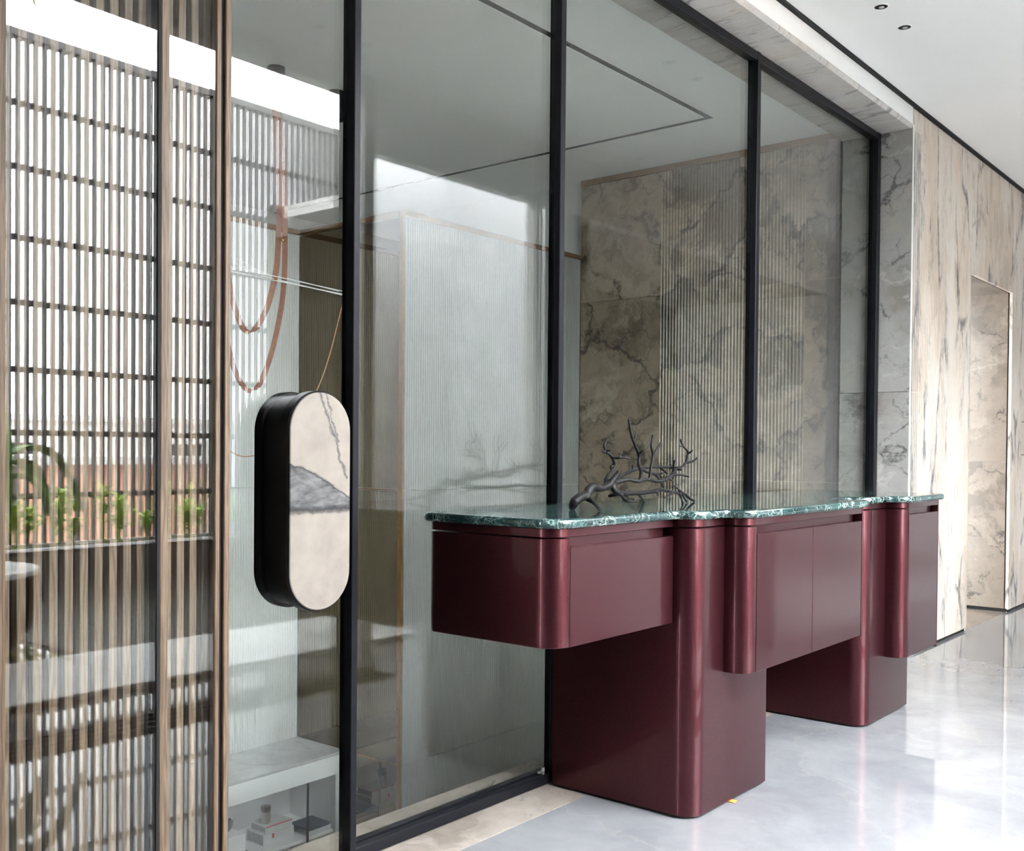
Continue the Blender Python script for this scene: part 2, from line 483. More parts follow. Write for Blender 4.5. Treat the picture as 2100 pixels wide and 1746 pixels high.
mt_greybook = plain('grey_book_pages', (0.36, 0.36, 0.36), 0.7, 0.0, 60, 0.15)
mt_red = plain('red_print', (0.55, 0.03, 0.04), 0.5)
mt_vase = plain('taupe_ceramic', (0.30, 0.27, 0.235), 0.35, 0.0, 12, 0.08)
mt_vasein = plain('dark_glaze', (0.09, 0.08, 0.07), 0.3)
mt_btop = stone('grey_bench_marble', [(0.42, 0.42, 0.42), (0.55, 0.55, 0.55), (0.66, 0.66, 0.66)], vs=2.0, vmask=0.55, vamt=0.4, rough=0.12, pale=(0.58, 0.58, 0.58))
mt_orange = plain('orange_paper', (0.75, 0.25, 0.05), 0.7)
mt_lens = plain('lamp_lens', (0.5, 0.5, 0.48), 0.15)

def handle_mat(zc, hw):
    t = NT('cream_marble_with_grey_band')
    c = t.n('TexCoord').outputs['Object']
    xyz = t.n('SeparateXYZ', Vector=c)
    X, Z = xyz.outputs[0], xyz.outputs[2]
    n1 = t.math('SUBTRACT', t.noise(c, 14.0, 7.0, 0.65), 0.5)
    n2 = t.math('SUBTRACT', t.noise(c, 40.0, 6.0, 0.65), 0.5)
    s = t.math('DIVIDE', t.math('ADD', X, hw), 2 * hw)
    base = t.ramp(t.noise(c, 9.0, 8.0, 0.6), [(0.3, (0.185, 0.160, 0.142)), (0.5, (0.225, 0.198, 0.173)), (0.7, (0.26, 0.232, 0.196))])
    up = t.math('ADD', t.math('SUBTRACT', 0.098, t.math('MULTIPLY', t.math('POWER', s, 1.5), 0.10)), t.math('ADD', t.math('MULTIPLY', n1, 0.030), t.math('MULTIPLY', n2, 0.012)))
    lo = t.math('ADD', -0.022, t.math('ADD', t.math('MULTIPLY', n1, -0.020), t.math('MULTIPLY', n2, 0.016)))
    a = t.math('GREATER_THAN', Z, lo); b = t.math('LESS_THAN', Z, up)
    band = t.math('MULTIPLY', a, b)
    str_ = t.noise(t.n('Mapping', Vector=c, Scale=(1.0, 1.0, 3.0), Rotation=(0, 0.5, 0)).outputs[0], 16.0, 6.0, 0.65)
    gcol = t.ramp(str_, [(0.35, (0.05, 0.05, 0.052)), (0.5, (0.10, 0.10, 0.102)), (0.66, (0.16, 0.16, 0.158))])
    base = t.mix(band, base, gcol)
    for ed, w in ((up, 0.0025), (lo, 0.007)):
        dd = t.math('ABSOLUTE', t.math('SUBTRACT', Z, ed))
        base = t.mix(t.math('MULTIPLY', t.ramp(dd, [(0.0, 1.0), (w, 0.7), (w * 1.8, 0.0)]), 0.9), base, (0.025, 0.025, 0.028))
    for off, wd in ((0.0, 0.016), (0.10, 0.008)):
        line = t.math('ADD', t.math('ADD', 0.50 + off, t.math('MULTIPLY', t.math('SUBTRACT', 0.28, Z), 1.9 - off * 6)), t.math('ADD', t.math('MULTIPLY', n1, 0.22), t.math('MULTIPLY', n2, 0.16)))
        dd = t.math('ABSOLUTE', t.math('SUBTRACT', s, line))
        m = t.math('MULTIPLY', t.ramp(dd, [(0.0, 1.0), (wd, 0.6), (wd * 2.4, 0.0)]), t.math('GREATER_THAN', Z, 0.06 + off))
        base = t.mix(t.math('MULTIPLY', m, 0.85), base, (0.05, 0.053, 0.06))
    return t.surf(Base_Color=base, Roughness=0.16)

# ================================================================ the setting
def piece(parent, name, bm, mat, smooth=False, **kw):
    return mk(name, bm, mat, parent, smooth, **kw)

# ---- floors
mk('floor', bx(-3.0, 13.0, -1.95, -0.213, -0.06, 0.0), mt_floor, kind='structure')
mk('floor', bx(-3.0, 1.78, -6.0, -1.953, -0.06, 0.0), mt_dark, kind='structure')
mk('floor', bx(1.85, 5.9, -7.4, -1.953, -0.08, -0.004), mt_terr, kind='structure')
mk('ceiling', bx(1.85, 5.9, -3.0, -2.035, 4.10, 4.22), mt_ceil, kind='structure')  # unseen canopy over the terrace, added to keep high sky off the hall floor
mk('floor', bx(5.9, 9.4, -7.4, -5.4, -0.06, -0.004), mt_terr, kind='structure')
mk('floor', bx(2.2, 6.6, 0.2, 5.0, -1.62, -1.55), mt_vfloor, kind='structure')
mk('floor', bx(-0.5, 2.198, 0.2, 5.0, -1.62, -1.55), mt_dark, kind='structure')
mk('ground', bx(-40, 60, -60, 40, -4.3, -4.0), mt_ground, kind='structure')

sill = empty('trim_1', kind='structure')
xs = [-3.0, -1.2, 0.35, 1.62, 3.35, 4.75, 6.245]
for a, b in zip(xs, xs[1:]):
    piece(sill, 'threshold_stone', bx(a + 0.0006, b - 0.0006, -0.2118, 0.185, -0.06, 0.0, bev=0.001), mt_sill)
piece(sill, 'threshold_stone', bx(7.47, 8.56, -0.2118, 0.75, -0.06, 0.0, bev=0.001), mt_niche)

# ---- portal: jamb and soffit of stone round the glazing
portal = empty('trim_2', kind='structure')
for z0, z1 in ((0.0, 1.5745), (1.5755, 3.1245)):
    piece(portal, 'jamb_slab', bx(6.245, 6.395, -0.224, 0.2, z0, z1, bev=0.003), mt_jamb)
xs = [-3.0, -1.25, 0.25, 1.75, 3.25, 4.75, 6.3955]
for a, b in zip(xs, xs[1:]):
    bm = B()
    vs = []
    prof = [(-0.224, 3.15), (-0.224, 3.139), (-0.212, 3.125), (0.2, 3.125), (0.2, 3.15)]
    for x in (a + 0.0006, b - 0.0006):
        vs.append([bm.verts.new((x, y, z)) for y, z in prof])
    n = len(prof)
    for i in range(n):
        bm.faces.new((vs[0][i], vs[0][(i + 1) % n], vs[1][(i + 1) % n], vs[1][i]))
    bm.faces.new(vs[0]); bm.faces.new(vs[1])
    piece(portal, 'soffit_slab', bm, mt_soffit)

# ---- wall with the portal: plaster band above, core, fluted marble to its end
wall_r = empty('wall_right', kind='structure')
piece(wall_r, 'plaster_band', bx(-3.0, 6.255, -0.222, 0.2, 3.15, 3.25), mt_plaster)
piece(wall_r, 'wall_core', bx(6.40, 7.45, -0.195, 0.35, 0.0, 3.25), mt_plaster)
piece(wall_r, 'wall_core', bx(8.60, 13.0, -0.195, 0.75, 0.0, 3.25), mt_plaster)
piece(wall_r, 'wall_core', bx(7.45, 8.60, -0.195, 0.75, 2.47, 3.25), mt_plaster)
piece(wall_r, 'wall_core', bx(6.256, 6.3995, -0.195, 0.2, 3.1505, 3.25), mt_plaster)
piece(wall_r, 'edge_trim', bx(6.245, 6.262, -0.2275, -0.2245, 0.02, 3.15), mt_white)
for x0, x1, z0, z1 in ((6.262, 6.90, 0.02, 3.245), (6.9006, 7.47, 0.02, 3.245), (7.4706, 8.56, 2.44, 3.245), (8.5606, 9.70, 0.02, 3.245), (9.7006, 10.8, 0.02, 3.245), (10.8006, 13.0, 0.02, 3.245)):
    piece(wall_r, 'fluted_marble_panel', flutes((x0, -0.225), (1, 0, 0), (0, -1, 0), x1 - x0, z0, z1, 0.032, 0.0035), mt_wall)
piece(wall_r, 'niche_jamb_slab', bx(8.56, 8.60, -0.19, 0.75, 0.025, 1.149), mt_niche)
piece(wall_r, 'niche_jamb_slab', bx(8.56, 8.60, -0.19, 0.75, 1.15, 2.44), mt_niche)
piece(wall_r, 'niche_soffit_slab', bx(7.45, 8.60, -0.19, 0.75, 2.44, 2.47), mt_niche)
piece(wall_r, 'niche_back_slab', bx(7.45, 8.60, 0.75, 0.80, 0.0, 2.47), mt_niche)
piece(wall_r, 'edge_trim', bx(7.471, 7.50, -0.215, -0.15, 0.0, 2.44), mt_steel)
bb = empty('baseboard_right', kind='structure')
piece(bb, 'recessed_plinth', bx(6.40, 7.455, -0.214, -0.196, 0.0, 0.02), mt_void)
piece(bb, 'recessed_plinth', bx(8.565, 13.0, -0.214, -0.196, 0.0, 0.02), mt_void)
piece(bb, 'recessed_plinth', bx(8.552, 8.575, -0.21, 0.75, 0.0, 0.025), mt_void)

# ---- ceilings
mk('ceiling', bx(-3.0, 13.0, -2.05, -0.245, 3.262, 3.40), mt_ceil, kind='structure')
mk('ceiling', bx(-3.0, 1.85, -6.0, -2.152, 3.262, 3.40), mt_dark, kind='structure')
mk('trim_3', bx(-3.0, 13.0, -0.2445, -0.19, 3.252, 3.40), mt_void, kind='structure')

# ---- facade behind the camera, with its openings to the terrace, and the dark room the camera stands in
wf = empty('wall_front', kind='structure')
for a in ((3.90, 3.986, 0, 3.26), (5.43, 5.487, 0, 3.26)):
    piece(wf, 'pier', bx(a[0], a[1], -2.03, -1.952, a[2], a[3]), mt_taupe)

for a in ((1.85, 3.90, 3.127), (3.986, 5.43, 2.848), (5.487, 6.05, 2.848), (6.05, 13.0, 2.848)):  # the rightmost one is added to hide the lobby skylight from the glass
    piece(wf, 'lintel', bx(a[0], a[1], -2.03, -1.952, a[2], 3.26), mt_plaster)
mk('wall_left', bx(-3.1, -3.0, -6.0, 0.2, 0, 3.3), mt_dark, kind='structure')
mk('wall_rear', bx(-3.0, 1.85, -6.1, -6.0, 0, 3.3), mt_dark, kind='structure')
mk('wall_terrace', bx(1.78, 1.85, -6.0, -1.955, 0, 3.3), mt_dark, kind='structure')
mk('wall_end', bx(13.0, 13.1, -5.4, 0.8, 0, 3.4), mt_plaster, kind='structure')

# ---- courtyard walls seen mirrored in the glass
wc = empty('wall_courtyard', kind='structure')
for z0, z1 in ((0, 1.29), (1.292, 2.66), (2.662, 3.6)):
    piece(wc, 'stone_panel', bx(4.85, 5.76, -3.12, -3.0, z0, z1), mt_court)
    piece(wc, 'stone_panel', bx(5.76, 5.88, -3.12, -2.035, z0, z1), mt_court)
# ---- lobby further right, unseen; window and skylight gap added to brighten the hall
mk('floor', bx(6.0, 13.0, -5.3, -1.953, -0.06, 0.0), mt_lfloor, kind='structure')
lc = empty('ceiling', kind='structure')
for a_ in ((6.0, 13.0, -5.3, -3.05), (6.0, 7.7, -3.05, -2.05), (9.1, 13.0, -3.05, -2.05)):
    piece(lc, 'ceiling_panel', bx(*a_, 3.262, 3.40), mt_taupe)

wlb = empty('wall_lobby', kind='structure')
piece(wlb, 'wall_panel', bx(5.90, 6.05, -3.1, -1.96, 0, 3.26), mt_dark)
piece(wlb, 'wall_panel', bx(5.90, 6.05, -5.3, -3.1, 0, 0.25), mt_dark)
piece(wlb, 'wall_panel', bx(5.90, 6.05, -5.3, -3.1, 3.10, 3.26), mt_dark)
piece(wlb, 'wall_panel', bx(5.90, 13.0, -5.4, -5.3, 0, 3.4), mt_dark)
# ---- interior beyond the glass
wb_ = empty('wall_back', kind='structure')
for z0, z1 in ((-1.55, -0.281), (-0.28, 1.019), (1.02, 2.319), (2.32, 3.192)):
    piece(wb_, 'marble_panel', bx(6.40, 6.44, 0.2015, 0.5005, z0, z1, bev=0.0008), mt_back)
    piece(wb_, 'fluted_marble_panel', flutes((6.398, 0.5015), (0, 1, 0), (-1, 0, 0), 1.0740, z0, z1, 0.0245, 0.007, convex=False), mt_back)
    piece(wb_, 'marble_panel', bx(6.40, 6.44, 1.5765, 2.274, z0, z1, bev=0.0008), mt_back)
piece(wb_, 'brass_trim', bx(6.392, 6.44, 0.20, 2.274, 3.194, 3.236), mt_brass)
piece(wb_, 'wall_core', bx(6.44, 6.60, 0.2, 5.0, -1.55, 3.30), mt_plaster)
wfar = empty('wall_far', kind='structure')
for z0, z1 in ((-1.55, -0.7535), (-0.7505, 0.9545), (0.9575, 2.643)):
    piece(wfar, 'fluted_panel', flutes((4.538, 2.274), (1, 0, 0), (0, -1, 0), 1.860, z0, z1, 0.020, 0.006), mt_flute_shaded)
    piece(wfar, 'fluted_panel', flutes((3.0, 3.262), (1, 0, 0), (0, -1, 0), 1.530, z0, z1, 0.020, 0.006), mt_flute_lit)
    piece(wfar, 'mirror_panel', bx(4.532, 4.545, 2.302, 3.262, z0 + 0.006, z1 - 0.006), mt_mirror)
for z in (-0.752, 0.956):
    piece(wfar, 'brass_strip', bx(4.526, 4.546, 2.290, 3.262, z - 0.0055, z + 0.0055), mt_brass)
piece(wfar, 'brass_trim', bx(4.524, 6.398, 2.264, 2.31, 2.644, 2.676), mt_brass)
piece(wfar, 'brass_trim', bx(4.520, 4.560, 2.31, 3.262, 2.644, 2.676), mt_brass)
piece(wfar, 'brass_trim', bx(3.0, 4.52, 3.245, 3.29, 2.644, 2.676), mt_brass)
piece(wfar, 'brass_corner', bx(4.518, 4.5375, 2.266, 2.300, -1.55, 2.644), mt_brass)
piece(wfar, 'wall_core', bx(4.55, 6.44, 2.32, 5.0, -1.55, 2.643), mt_white)
piece(wfar, 'wall_core', bx(3.0, 4.54, 3.31, 5.0, -1.55, 2.643), mt_white)
piece(wfar, 'dark_panel', bx(-0.5, 2.998, 3.25, 5.0, -1.55, 2.643), mt_dark)  # unseen dark stretch, added so the console's left faces mirror black
piece(wfar, 'wall_core', bx(-0.5, 6.60, 5.0, 5.1, -1.55, 3.30), mt_plaster)
mk('wall_void', bx(-0.6, -0.5, 0.1, 5.0, -1.55, 3.3), mt_dark, kind='structure')
mk('wall_slab_edge', bx(-0.5, 6.4, 0.186, 0.2, -1.55, -0.062), mt_plaster, kind='structure')
ic = empty('ceiling', kind='structure')
piece(ic, 'ceiling_panel', bx(-0.5, 5.640, 0.820, 5.0, 3.238, 3.26), mt_iceil)
piece(ic, 'ceiling_panel', bx(5.680, 6.44, 0.2, 5.0, 3.238, 3.26), mt_iceil)
piece(ic, 'ceiling_panel', bx(-0.5, 5.680, 0.2, 0.780, 3.238, 3.26), mt_iceil)
piece(ic, 'shadow_slot', bx(5.6405, 5.6795, 0.7805, 5.0, 3.2395, 3.26), mt_void)
piece(ic, 'shadow_slot', bx(-0.5, 5.640, 0.7805, 0.8195, 3.2395, 3.26), mt_void)
piece(ic, 'ceiling_core', bx(-0.5, 6.44, 0.2, 5.0, 3.27, 3.31), mt_iceil)

# ---- black framed glazing
win = empty('window_1', kind='structure')
def pane(parent, x0, x1, z0=0.042, z1=3.085, y0=-0.006, y1=0.006, name='glass_pane'):
    return piece(parent, name, bx(x0, x1, y0, y1, z0, z1), mt_glass)
for x0, x1 in ((2.060, 3.032), (3.058, 4.602), (4.630, 6.196)):
    pane(win, x0, x1)
for x0, x1 in ((2.037, 2.062), (3.030, 3.060), (4.599, 4.634), (6.192, 6.243)):
    bm = bx(x0, x1, -0.040, -0.012, 0.0, 3.125, bev=0.002)
    box(bm, x0 + 0.004, x1 - 0.004, -0.013, 0.014, 0.0, 3.125)
    piece(win, 'mullion', bm, mt_black)
bm = bx(2.062, 6.192, -0.038, -0.010, 3.083, 3.1245, bev=0.003)
box(bm, 2.062, 6.192, -0.012, 0.014, 3.088, 3.1245)
piece(win, 'top_rail', bm, mt_black)
bm = bx(2.062, 6.192, -0.037, -0.010, 0.0005, 0.040, bev=0.006, seg=3)
box(bm, 2.062, 6.192, -0.012, 0.014, 0.0005, 0.046)
piece(win, 'bottom_rail', bm, mt_black)
bm = bx(2.945, 2.975, -0.034, -0.022, 0.047, 0.053, bev=0.001)
cyl(bm, (2.972, -0.028), 0.006, 0.040, 0.064, 12)
piece(win, 'lock_bolt', bm, mt_steel)

# ---- timber slatted wall behind glass, left of the door
wl = empty('wall_slatted', kind='structure')
x = 1.111 - 0.037 * 45
slat0 = None
k = 0
while x < 1.665:
    if slat0 is None:
        slat0 = piece(wl, 'slat', bx(x - 0.0108, x + 0.0108, 0.030, 0.056, 0.0, 3.12, bev=0.0015), mt_wood)
        x0s = x
    else:
        c = slat0.copy(); COL.objects.link(c); c.location = (x - x0s, 0, 0)
    x += 0.037
piece(wl, 'backing_board', bx(-0.6, 1.660, 0.085, 0.100, -1.5, 3.12), mt_void)
for x0, x1, y0 in ((1.000, 1.057, -0.012), (1.4335, 1.456, -0.012), (1.593, 1.607, -0.011), (1.6195, 1.637, -0.012)):
    piece(wl, 'post', bx(x0, x1, y0, 0.008, 0.0, 3.124, bev=0.002), mt_post)
piece(wl, 'shadow_joint', bx(1.6072, 1.6193, -0.002, 0.026, 0.0, 3.12), mt_void)
piece(wl, 'shadow_joint', bx(1.4265, 1.4333, -0.010, 0.026, 0.0, 3.12), mt_void)  # black strip paints the post's shaded side face, plus the gap
for x0, x1 in ((-0.6, 0.999), (1.058, 1.426), (1.457, 1.592)):
    pane(wl, x0, x1, 0.0, 3.12)

# ---- glass door with the stadium pull
door = empty('door_1', (1.84, 0, 0), kind='structure')
pane(door, 1.638, 2.036, 0.006, 3.118)
def stadium(xc, zc, hw, hh, y0, y1, bev=0.003, seg=20):
    pts = [(xc - hw, zc - hh, hw), (xc + hw, zc - hh, hw), (xc + hw, zc + hh, hw), (xc - hw, zc + hh, hw)]
    bm = prism(B(), [(rpoly(pts, bev, seg), y0), (rpoly(pts, 0, seg), y0 + bev), (rpoly(pts, 0, seg), y1 - bev), (rpoly(pts, bev, seg), y1)])
    for v in bm.verts: v.co = Vector((v.co.x, v.co.z, v.co.y))
    return bm
HX, HZ, HW, HH = 1.856, 1.066, 0.1095, 0.300
hd = piece(door, 'pull_handle', stadium(HX, HZ, HW, HH, -0.110, -0.072), mt_satin, 'auto', label='stadium shaped black pull handle with a cream marble face')
piece(hd, 'handle_neck', stadium(HX, HZ, HW - 0.010, HH - 0.010, -0.0725, 0.006, 0.001), mt_satin, 'auto')
piece(hd, 'rear_disc', stadium(HX, HZ, HW, HH, 0.005, 0.035), mt_satin, 'auto')
mk('marble_face', stadium(HX, HZ, HW - 0.0045, HH - 0.0045, -0.1155, -0.1095, 0.002), handle_mat(HZ, HW), hd, 'auto', loc=(HX, -0.11, HZ), label='cream marble face crossed by a grey band and dark cracks')

# ================================================================ console
cons = empty('console_table', (3.8, -0.35, 0.0), label='long burgundy lacquered console with green marble top in front of the glass wall', cat='console')
def cpart(name, bm, mat, smooth='auto', parent=None, **kw):
    return mk(name, bm, mat, parent or cons, smooth, **kw)
RX = 0.07
# stone top: stepped outline, bullnosed edge
top = [(2.313, -0.045, 0.03), (2.313, -0.575, 0.085), (2.965, -0.575, 0.03), (2.965, -0.655, 0.07), (3.160, -0.655, 0.03), (3.160, -0.742, 0.075),
       (4.235, -0.742, 0.018), (4.235, -0.560, 0.02), (4.465, -0.560, 0.03), (4.465, -0.655, 0.085), (4.702, -0.655, 0.03), (4.702, -0.742, 0.07), (5.225, -0.742, 0.020), (5.225, -0.045, 0.016)]
rings = []
for k in range(7):
    a = math.pi * k / 6
    rings.append((rpoly(top, 0.0135 * (1 - math.sin(a) ** 0.8), 8), 1.0015 - 0.0145 * math.cos(a)))
cpart('marble_top', prism(B(), rings), mt_green, 'auto', label='green marble top with white veins')
# pedestals
for x0, x1 in ((2.985, 3.520), (4.487, 5.045)):
    P = [(x0, -0.06, 0.0), (x0, -0.632, RX), (x1, -0.632, 0.004), (x1, -0.06, 0.0)]
    ped = cpart('pedestal', rprism(P, 0.007, 0.958, 0.003, 12), mt_lac)
    cpart('pedestal_cap', rprism(P, 0.9615, 0.9865, 0.0015, 12), mt_lac, parent=ped)
    cpart('recessed_plinth', rprism([(x0 + 0.012, -0.07), (x0 + 0.012, -0.615, RX), (x1 - 0.012, -0.615), (x1 - 0.012, -0.07)], 0.0, 0.008, 0.0005), mt_void, parent=ped)
# cantilevered drawer box (left)
zb = 0.645
dbox = cpart('drawer_box', rprism([(2.335, -0.05, 0.04), (2.335, -0.552, RX), (2.4035, -0.552, 0.003), (2.4035, -0.05, 0.0)], zb, 0.958, 0.002, 12), mt_lac)
bm = bx(2.4035, 2.955, -0.527, -0.05, zb + 0.004, 0.958); box(bm, 2.955, 2.980, -0.47, -0.05, zb + 0.004, 0.958)
cpart('carcass', bm, mt_lac, parent=dbox)
cpart('drawer_front', bx(2.4065, 2.981, -0.5525, -0.529, zb, 0.9315, bev=0.0012), mt_lac, parent=dbox)
cpart('top_band', rprism([(2.335, -0.05, 0.04), (2.335, -0.552, RX), (2.982, -0.552, 0.003), (2.982, -0.05, 0.0)], 0.9615, 0.9865, 0.0015, 12), mt_lac, parent=dbox)
# middle cabinet with two doors
zb = 0.461
cab = cpart('cabinet_box', rprism([(3.184, -0.6325), (3.184, -0.7205, 0.058), (3.246, -0.7205, 0.003), (3.246, -0.6325)], zb, 0.958, 0.002, 12), mt_lac)
bm = bx(3.246, 3.5205, -0.695, -0.6325, zb + 0.004, 0.958); box(bm, 3.5205, 4.165, -0.695, -0.06, zb + 0.004, 0.958); box(bm, 4.165, 4.199, -0.640, -0.06, zb + 0.004, 0.958)
cpart('carcass', bm, mt_lac, parent=cab)
for a, b in ((3.2490, 3.7105), (3.7135, 4.1975)):
    cpart('door', bx(a, b, -0.7210, -0.697, zb + 0.001, 0.9315, bev=0.0012), mt_lac, parent=cab)
cpart('end_panel', bx(4.201, 4.2085, -0.7225, -0.06, zb - 0.001, 0.9865, bev=0.001), mt_lac, parent=cab)
cpart('top_band', rprism([(3.184, -0.6325), (3.184, -0.7205, 0.058), (4.200, -0.7205, 0.003), (4.200, -0.6325)], 0.9615, 0.9865, 0.0015, 12), mt_lac, parent=cab)
cpart('connecting_panel', bx(4.209, 4.487, -0.52, -0.06, 0.70, 0.986), mt_lac)
# far cabinet with one door
zb = 0.283
cab = cpart('cabinet_box', rprism([(4.727, -0.6325), (4.727, -0.7185, 0.056), (4.785, -0.7185, 0.003), (4.785, -0.6325)], zb, 0.958, 0.002, 12), mt_lac)
bm = bx(4.785, 5.0455, -0.693, -0.6325, zb + 0.004, 0.958); box(bm, 5.0455, 5.160, -0.693, -0.06, zb + 0.004, 0.958); box(bm, 5.160, 5.191, -0.640, -0.06, zb + 0.004, 0.958)
cpart('carcass', bm, mt_lac, parent=cab)
cpart('door', bx(4.788, 5.192, -0.7190, -0.695, zb + 0.001, 0.9315, bev=0.0012), mt_lac, parent=cab)
cpart('end_panel', bx(5.193, 5.201, -0.7200, -0.06, zb - 0.008, 0.9865, bev=0.001), mt_lac, parent=cab)
cpart('top_band', rprism([(4.727, -0.6325), (4.727, -0.7185, 0.056), (5.192, -0.7185, 0.003), (5.192, -0.6325)], 0.9615, 0.9865, 0.0015, 12), mt_lac, parent=cab)

# ---- cast branch on the console
BRANCH = [
 [(2.738,-0.318,1.026,0.0134),(2.734,-0.33,1.044,0.016),(2.762,-0.33,1.056,0.0165),(2.798,-0.33,1.064,0.0169),(2.813,-0.33,1.081,0.016),(2.838,-0.33,1.091,0.0147),(2.875,-0.33,1.084,0.0129),(2.913,-0.33,1.089,0.0129),(2.952,-0.33,1.102,0.0134)],
 [(2.941,-0.33,1.102,0.0125),(2.961,-0.34,1.127,0.0103),(2.964,-0.345,1.138,0.0076)],
 [(2.928,-0.32,1.094,0.0098),(2.944,-0.31,1.115,0.0076),(2.975,-0.3,1.13,0.0067),(3.008,-0.295,1.144,0.0062),(2.994,-0.295,1.153,0.0062),(3.006,-0.3,1.164,0.0062),(2.98,-0.31,1.184,0.0062),(2.955,-0.31,1.2,0.0053),(2.918,-0.31,1.207,0.004)],
 [(2.948,-0.31,1.203,0.0045),(2.936,-0.31,1.214,0.0049),(2.93,-0.31,1.229,0.0053),(2.948,-0.305,1.242,0.0045),(2.955,-0.305,1.249,0.0031)],
 [(2.939,-0.31,1.21,0.004),(2.938,-0.33,1.21,0.0031)],
 [(2.978,-0.31,1.186,0.0045),(2.967,-0.34,1.185,0.0045),(2.979,-0.36,1.187,0.0045),(2.997,-0.37,1.183,0.004)],
 [(2.962,-0.35,1.187,0.0036),(2.967,-0.35,1.195,0.0031),(2.981,-0.35,1.203,0.0027)],
 [(2.799,-0.33,1.055,0.0125),(2.781,-0.37,1.042,0.008),(2.731,-0.43,1.022,0.0062)],
 [(2.727,-0.43,1.022,0.0045),(2.744,-0.43,1.026,0.0036)],
 [(2.952,-0.33,1.1,0.0125),(2.983,-0.34,1.106,0.008),(3.025,-0.35,1.111,0.0071),(3.061,-0.36,1.104,0.0067),(3.106,-0.36,1.109,0.0067),(3.141,-0.36,1.109,0.0067),(3.183,-0.365,1.102,0.0067),(3.231,-0.37,1.108,0.0076),(3.271,-0.37,1.122,0.0067),(3.312,-0.36,1.139,0.0062),(3.379,-0.35,1.152,0.0058),(3.413,-0.35,1.171,0.0053),(3.422,-0.35,1.193,0.0053),(3.421,-0.35,1.212,0.0045),(3.388,-0.35,1.23,0.004),(3.369,-0.35,1.254,0.004)],
 [(3.388,-0.35,1.229,0.0036),(3.365,-0.35,1.23,0.0027)],
 [(3.425,-0.35,1.2,0.004),(3.425,-0.37,1.214,0.0036)],
 [(3.409,-0.35,1.167,0.0049),(3.43,-0.37,1.174,0.0045),(3.443,-0.38,1.187,0.004)],
 [(3.295,-0.365,1.134,0.0049),(3.271,-0.38,1.158,0.0045),(3.26,-0.39,1.177,0.004)],
 [(3.275,-0.37,1.122,0.0053),(3.286,-0.38,1.126,0.0049),(3.311,-0.39,1.124,0.0045),(3.345,-0.4,1.118,0.0045)],
 [(3.247,-0.37,1.112,0.0053),(3.264,-0.38,1.105,0.004)],
 [(3.329,-0.36,1.145,0.0045),(3.329,-0.38,1.142,0.0036)],
 [(3.079,-0.36,1.106,0.0071),(3.085,-0.36,1.138,0.0071),(3.068,-0.36,1.163,0.0062),(3.069,-0.36,1.195,0.0062),(3.044,-0.36,1.231,0.0058),(3.018,-0.36,1.27,0.0053),(3.003,-0.36,1.318,0.0045)],
 [(3.046,-0.36,1.23,0.0045),(3.044,-0.36,1.257,0.004),(3.053,-0.36,1.273,0.0036)],
 [(3.069,-0.36,1.197,0.0045),(3.062,-0.38,1.213,0.004)],
 [(3.141,-0.36,1.109,0.0062),(3.148,-0.36,1.146,0.0058),(3.163,-0.36,1.195,0.0058),(3.15,-0.36,1.228,0.0049),(3.16,-0.36,1.265,0.0045)],
 [(3.165,-0.36,1.196,0.0045),(3.191,-0.36,1.22,0.0049),(3.217,-0.36,1.242,0.004)],
 [(2.97,-0.32,1.099,0.0089),(3.029,-0.3,1.116,0.0071),(3.103,-0.28,1.127,0.0062),(3.187,-0.27,1.143,0.0067),(3.266,-0.26,1.149,0.0062),(3.363,-0.26,1.151,0.0058),(3.431,-0.27,1.148,0.0053),(3.419,-0.31,1.149,0.0049),(3.379,-0.35,1.152,0.0045)],
 [(3.173,-0.27,1.141,0.0045),(3.171,-0.27,1.16,0.0036)],
 [(3.069,-0.29,1.124,0.004),(3.039,-0.3,1.126,0.0036)],
 [(3.373,-0.26,1.149,0.0049),(3.414,-0.27,1.126,0.0045)],
 [(3.44,-0.27,1.148,0.004),(3.435,-0.27,1.162,0.0031)],
 [(3.23,-0.27,1.143,0.0053),(3.31,-0.26,1.127,0.0053),(3.385,-0.25,1.124,0.0049),(3.411,-0.25,1.127,0.004)],
 [(3.335,-0.26,1.125,0.0045),(3.406,-0.24,1.102,0.0045),(3.454,-0.23,1.071,0.004)],
 [(2.952,-0.33,1.098,0.0134),(2.951,-0.34,1.074,0.0107),(2.998,-0.34,1.063,0.0107),(3.057,-0.33,1.063,0.0089),(3.132,-0.33,1.062,0.008),(3.21,-0.33,1.065,0.0076),(3.258,-0.33,1.07,0.0071),(3.315,-0.33,1.064,0.0067),(3.373,-0.33,1.056,0.0062),(3.433,-0.33,1.052,0.0058),(3.477,-0.33,1.032,0.0058),(3.52,-0.325,1.021,0.0058)],
 [(2.969,-0.34,1.063,0.008),(2.963,-0.31,1.055,0.0062)],
 [(2.994,-0.34,1.061,0.0067),(2.961,-0.37,1.046,0.0058),(2.965,-0.39,1.04,0.0049),(2.997,-0.4,1.038,0.004)],
 [(2.995,-0.39,1.039,0.0031),(2.989,-0.39,1.049,0.0027)],
 [(3.42,-0.33,1.057,0.004),(3.332,-0.35,1.081,0.0036)],
 [(3.403,-0.33,1.053,0.0049),(3.382,-0.35,1.034,0.0049),(3.354,-0.372,1.019,0.0045)],
 [(3.42,-0.33,1.049,0.0049),(3.439,-0.34,1.021,0.0049)],
 [(3.361,-0.33,1.057,0.0045),(3.242,-0.36,1.043,0.0036)],
 [(3.11,-0.33,1.06,0.0049),(3.264,-0.25,1.036,0.0045),(3.38,-0.19,1.019,0.0045)],
 [(3.242,-0.33,1.065,0.004),(3.214,-0.35,1.051,0.0031)]]

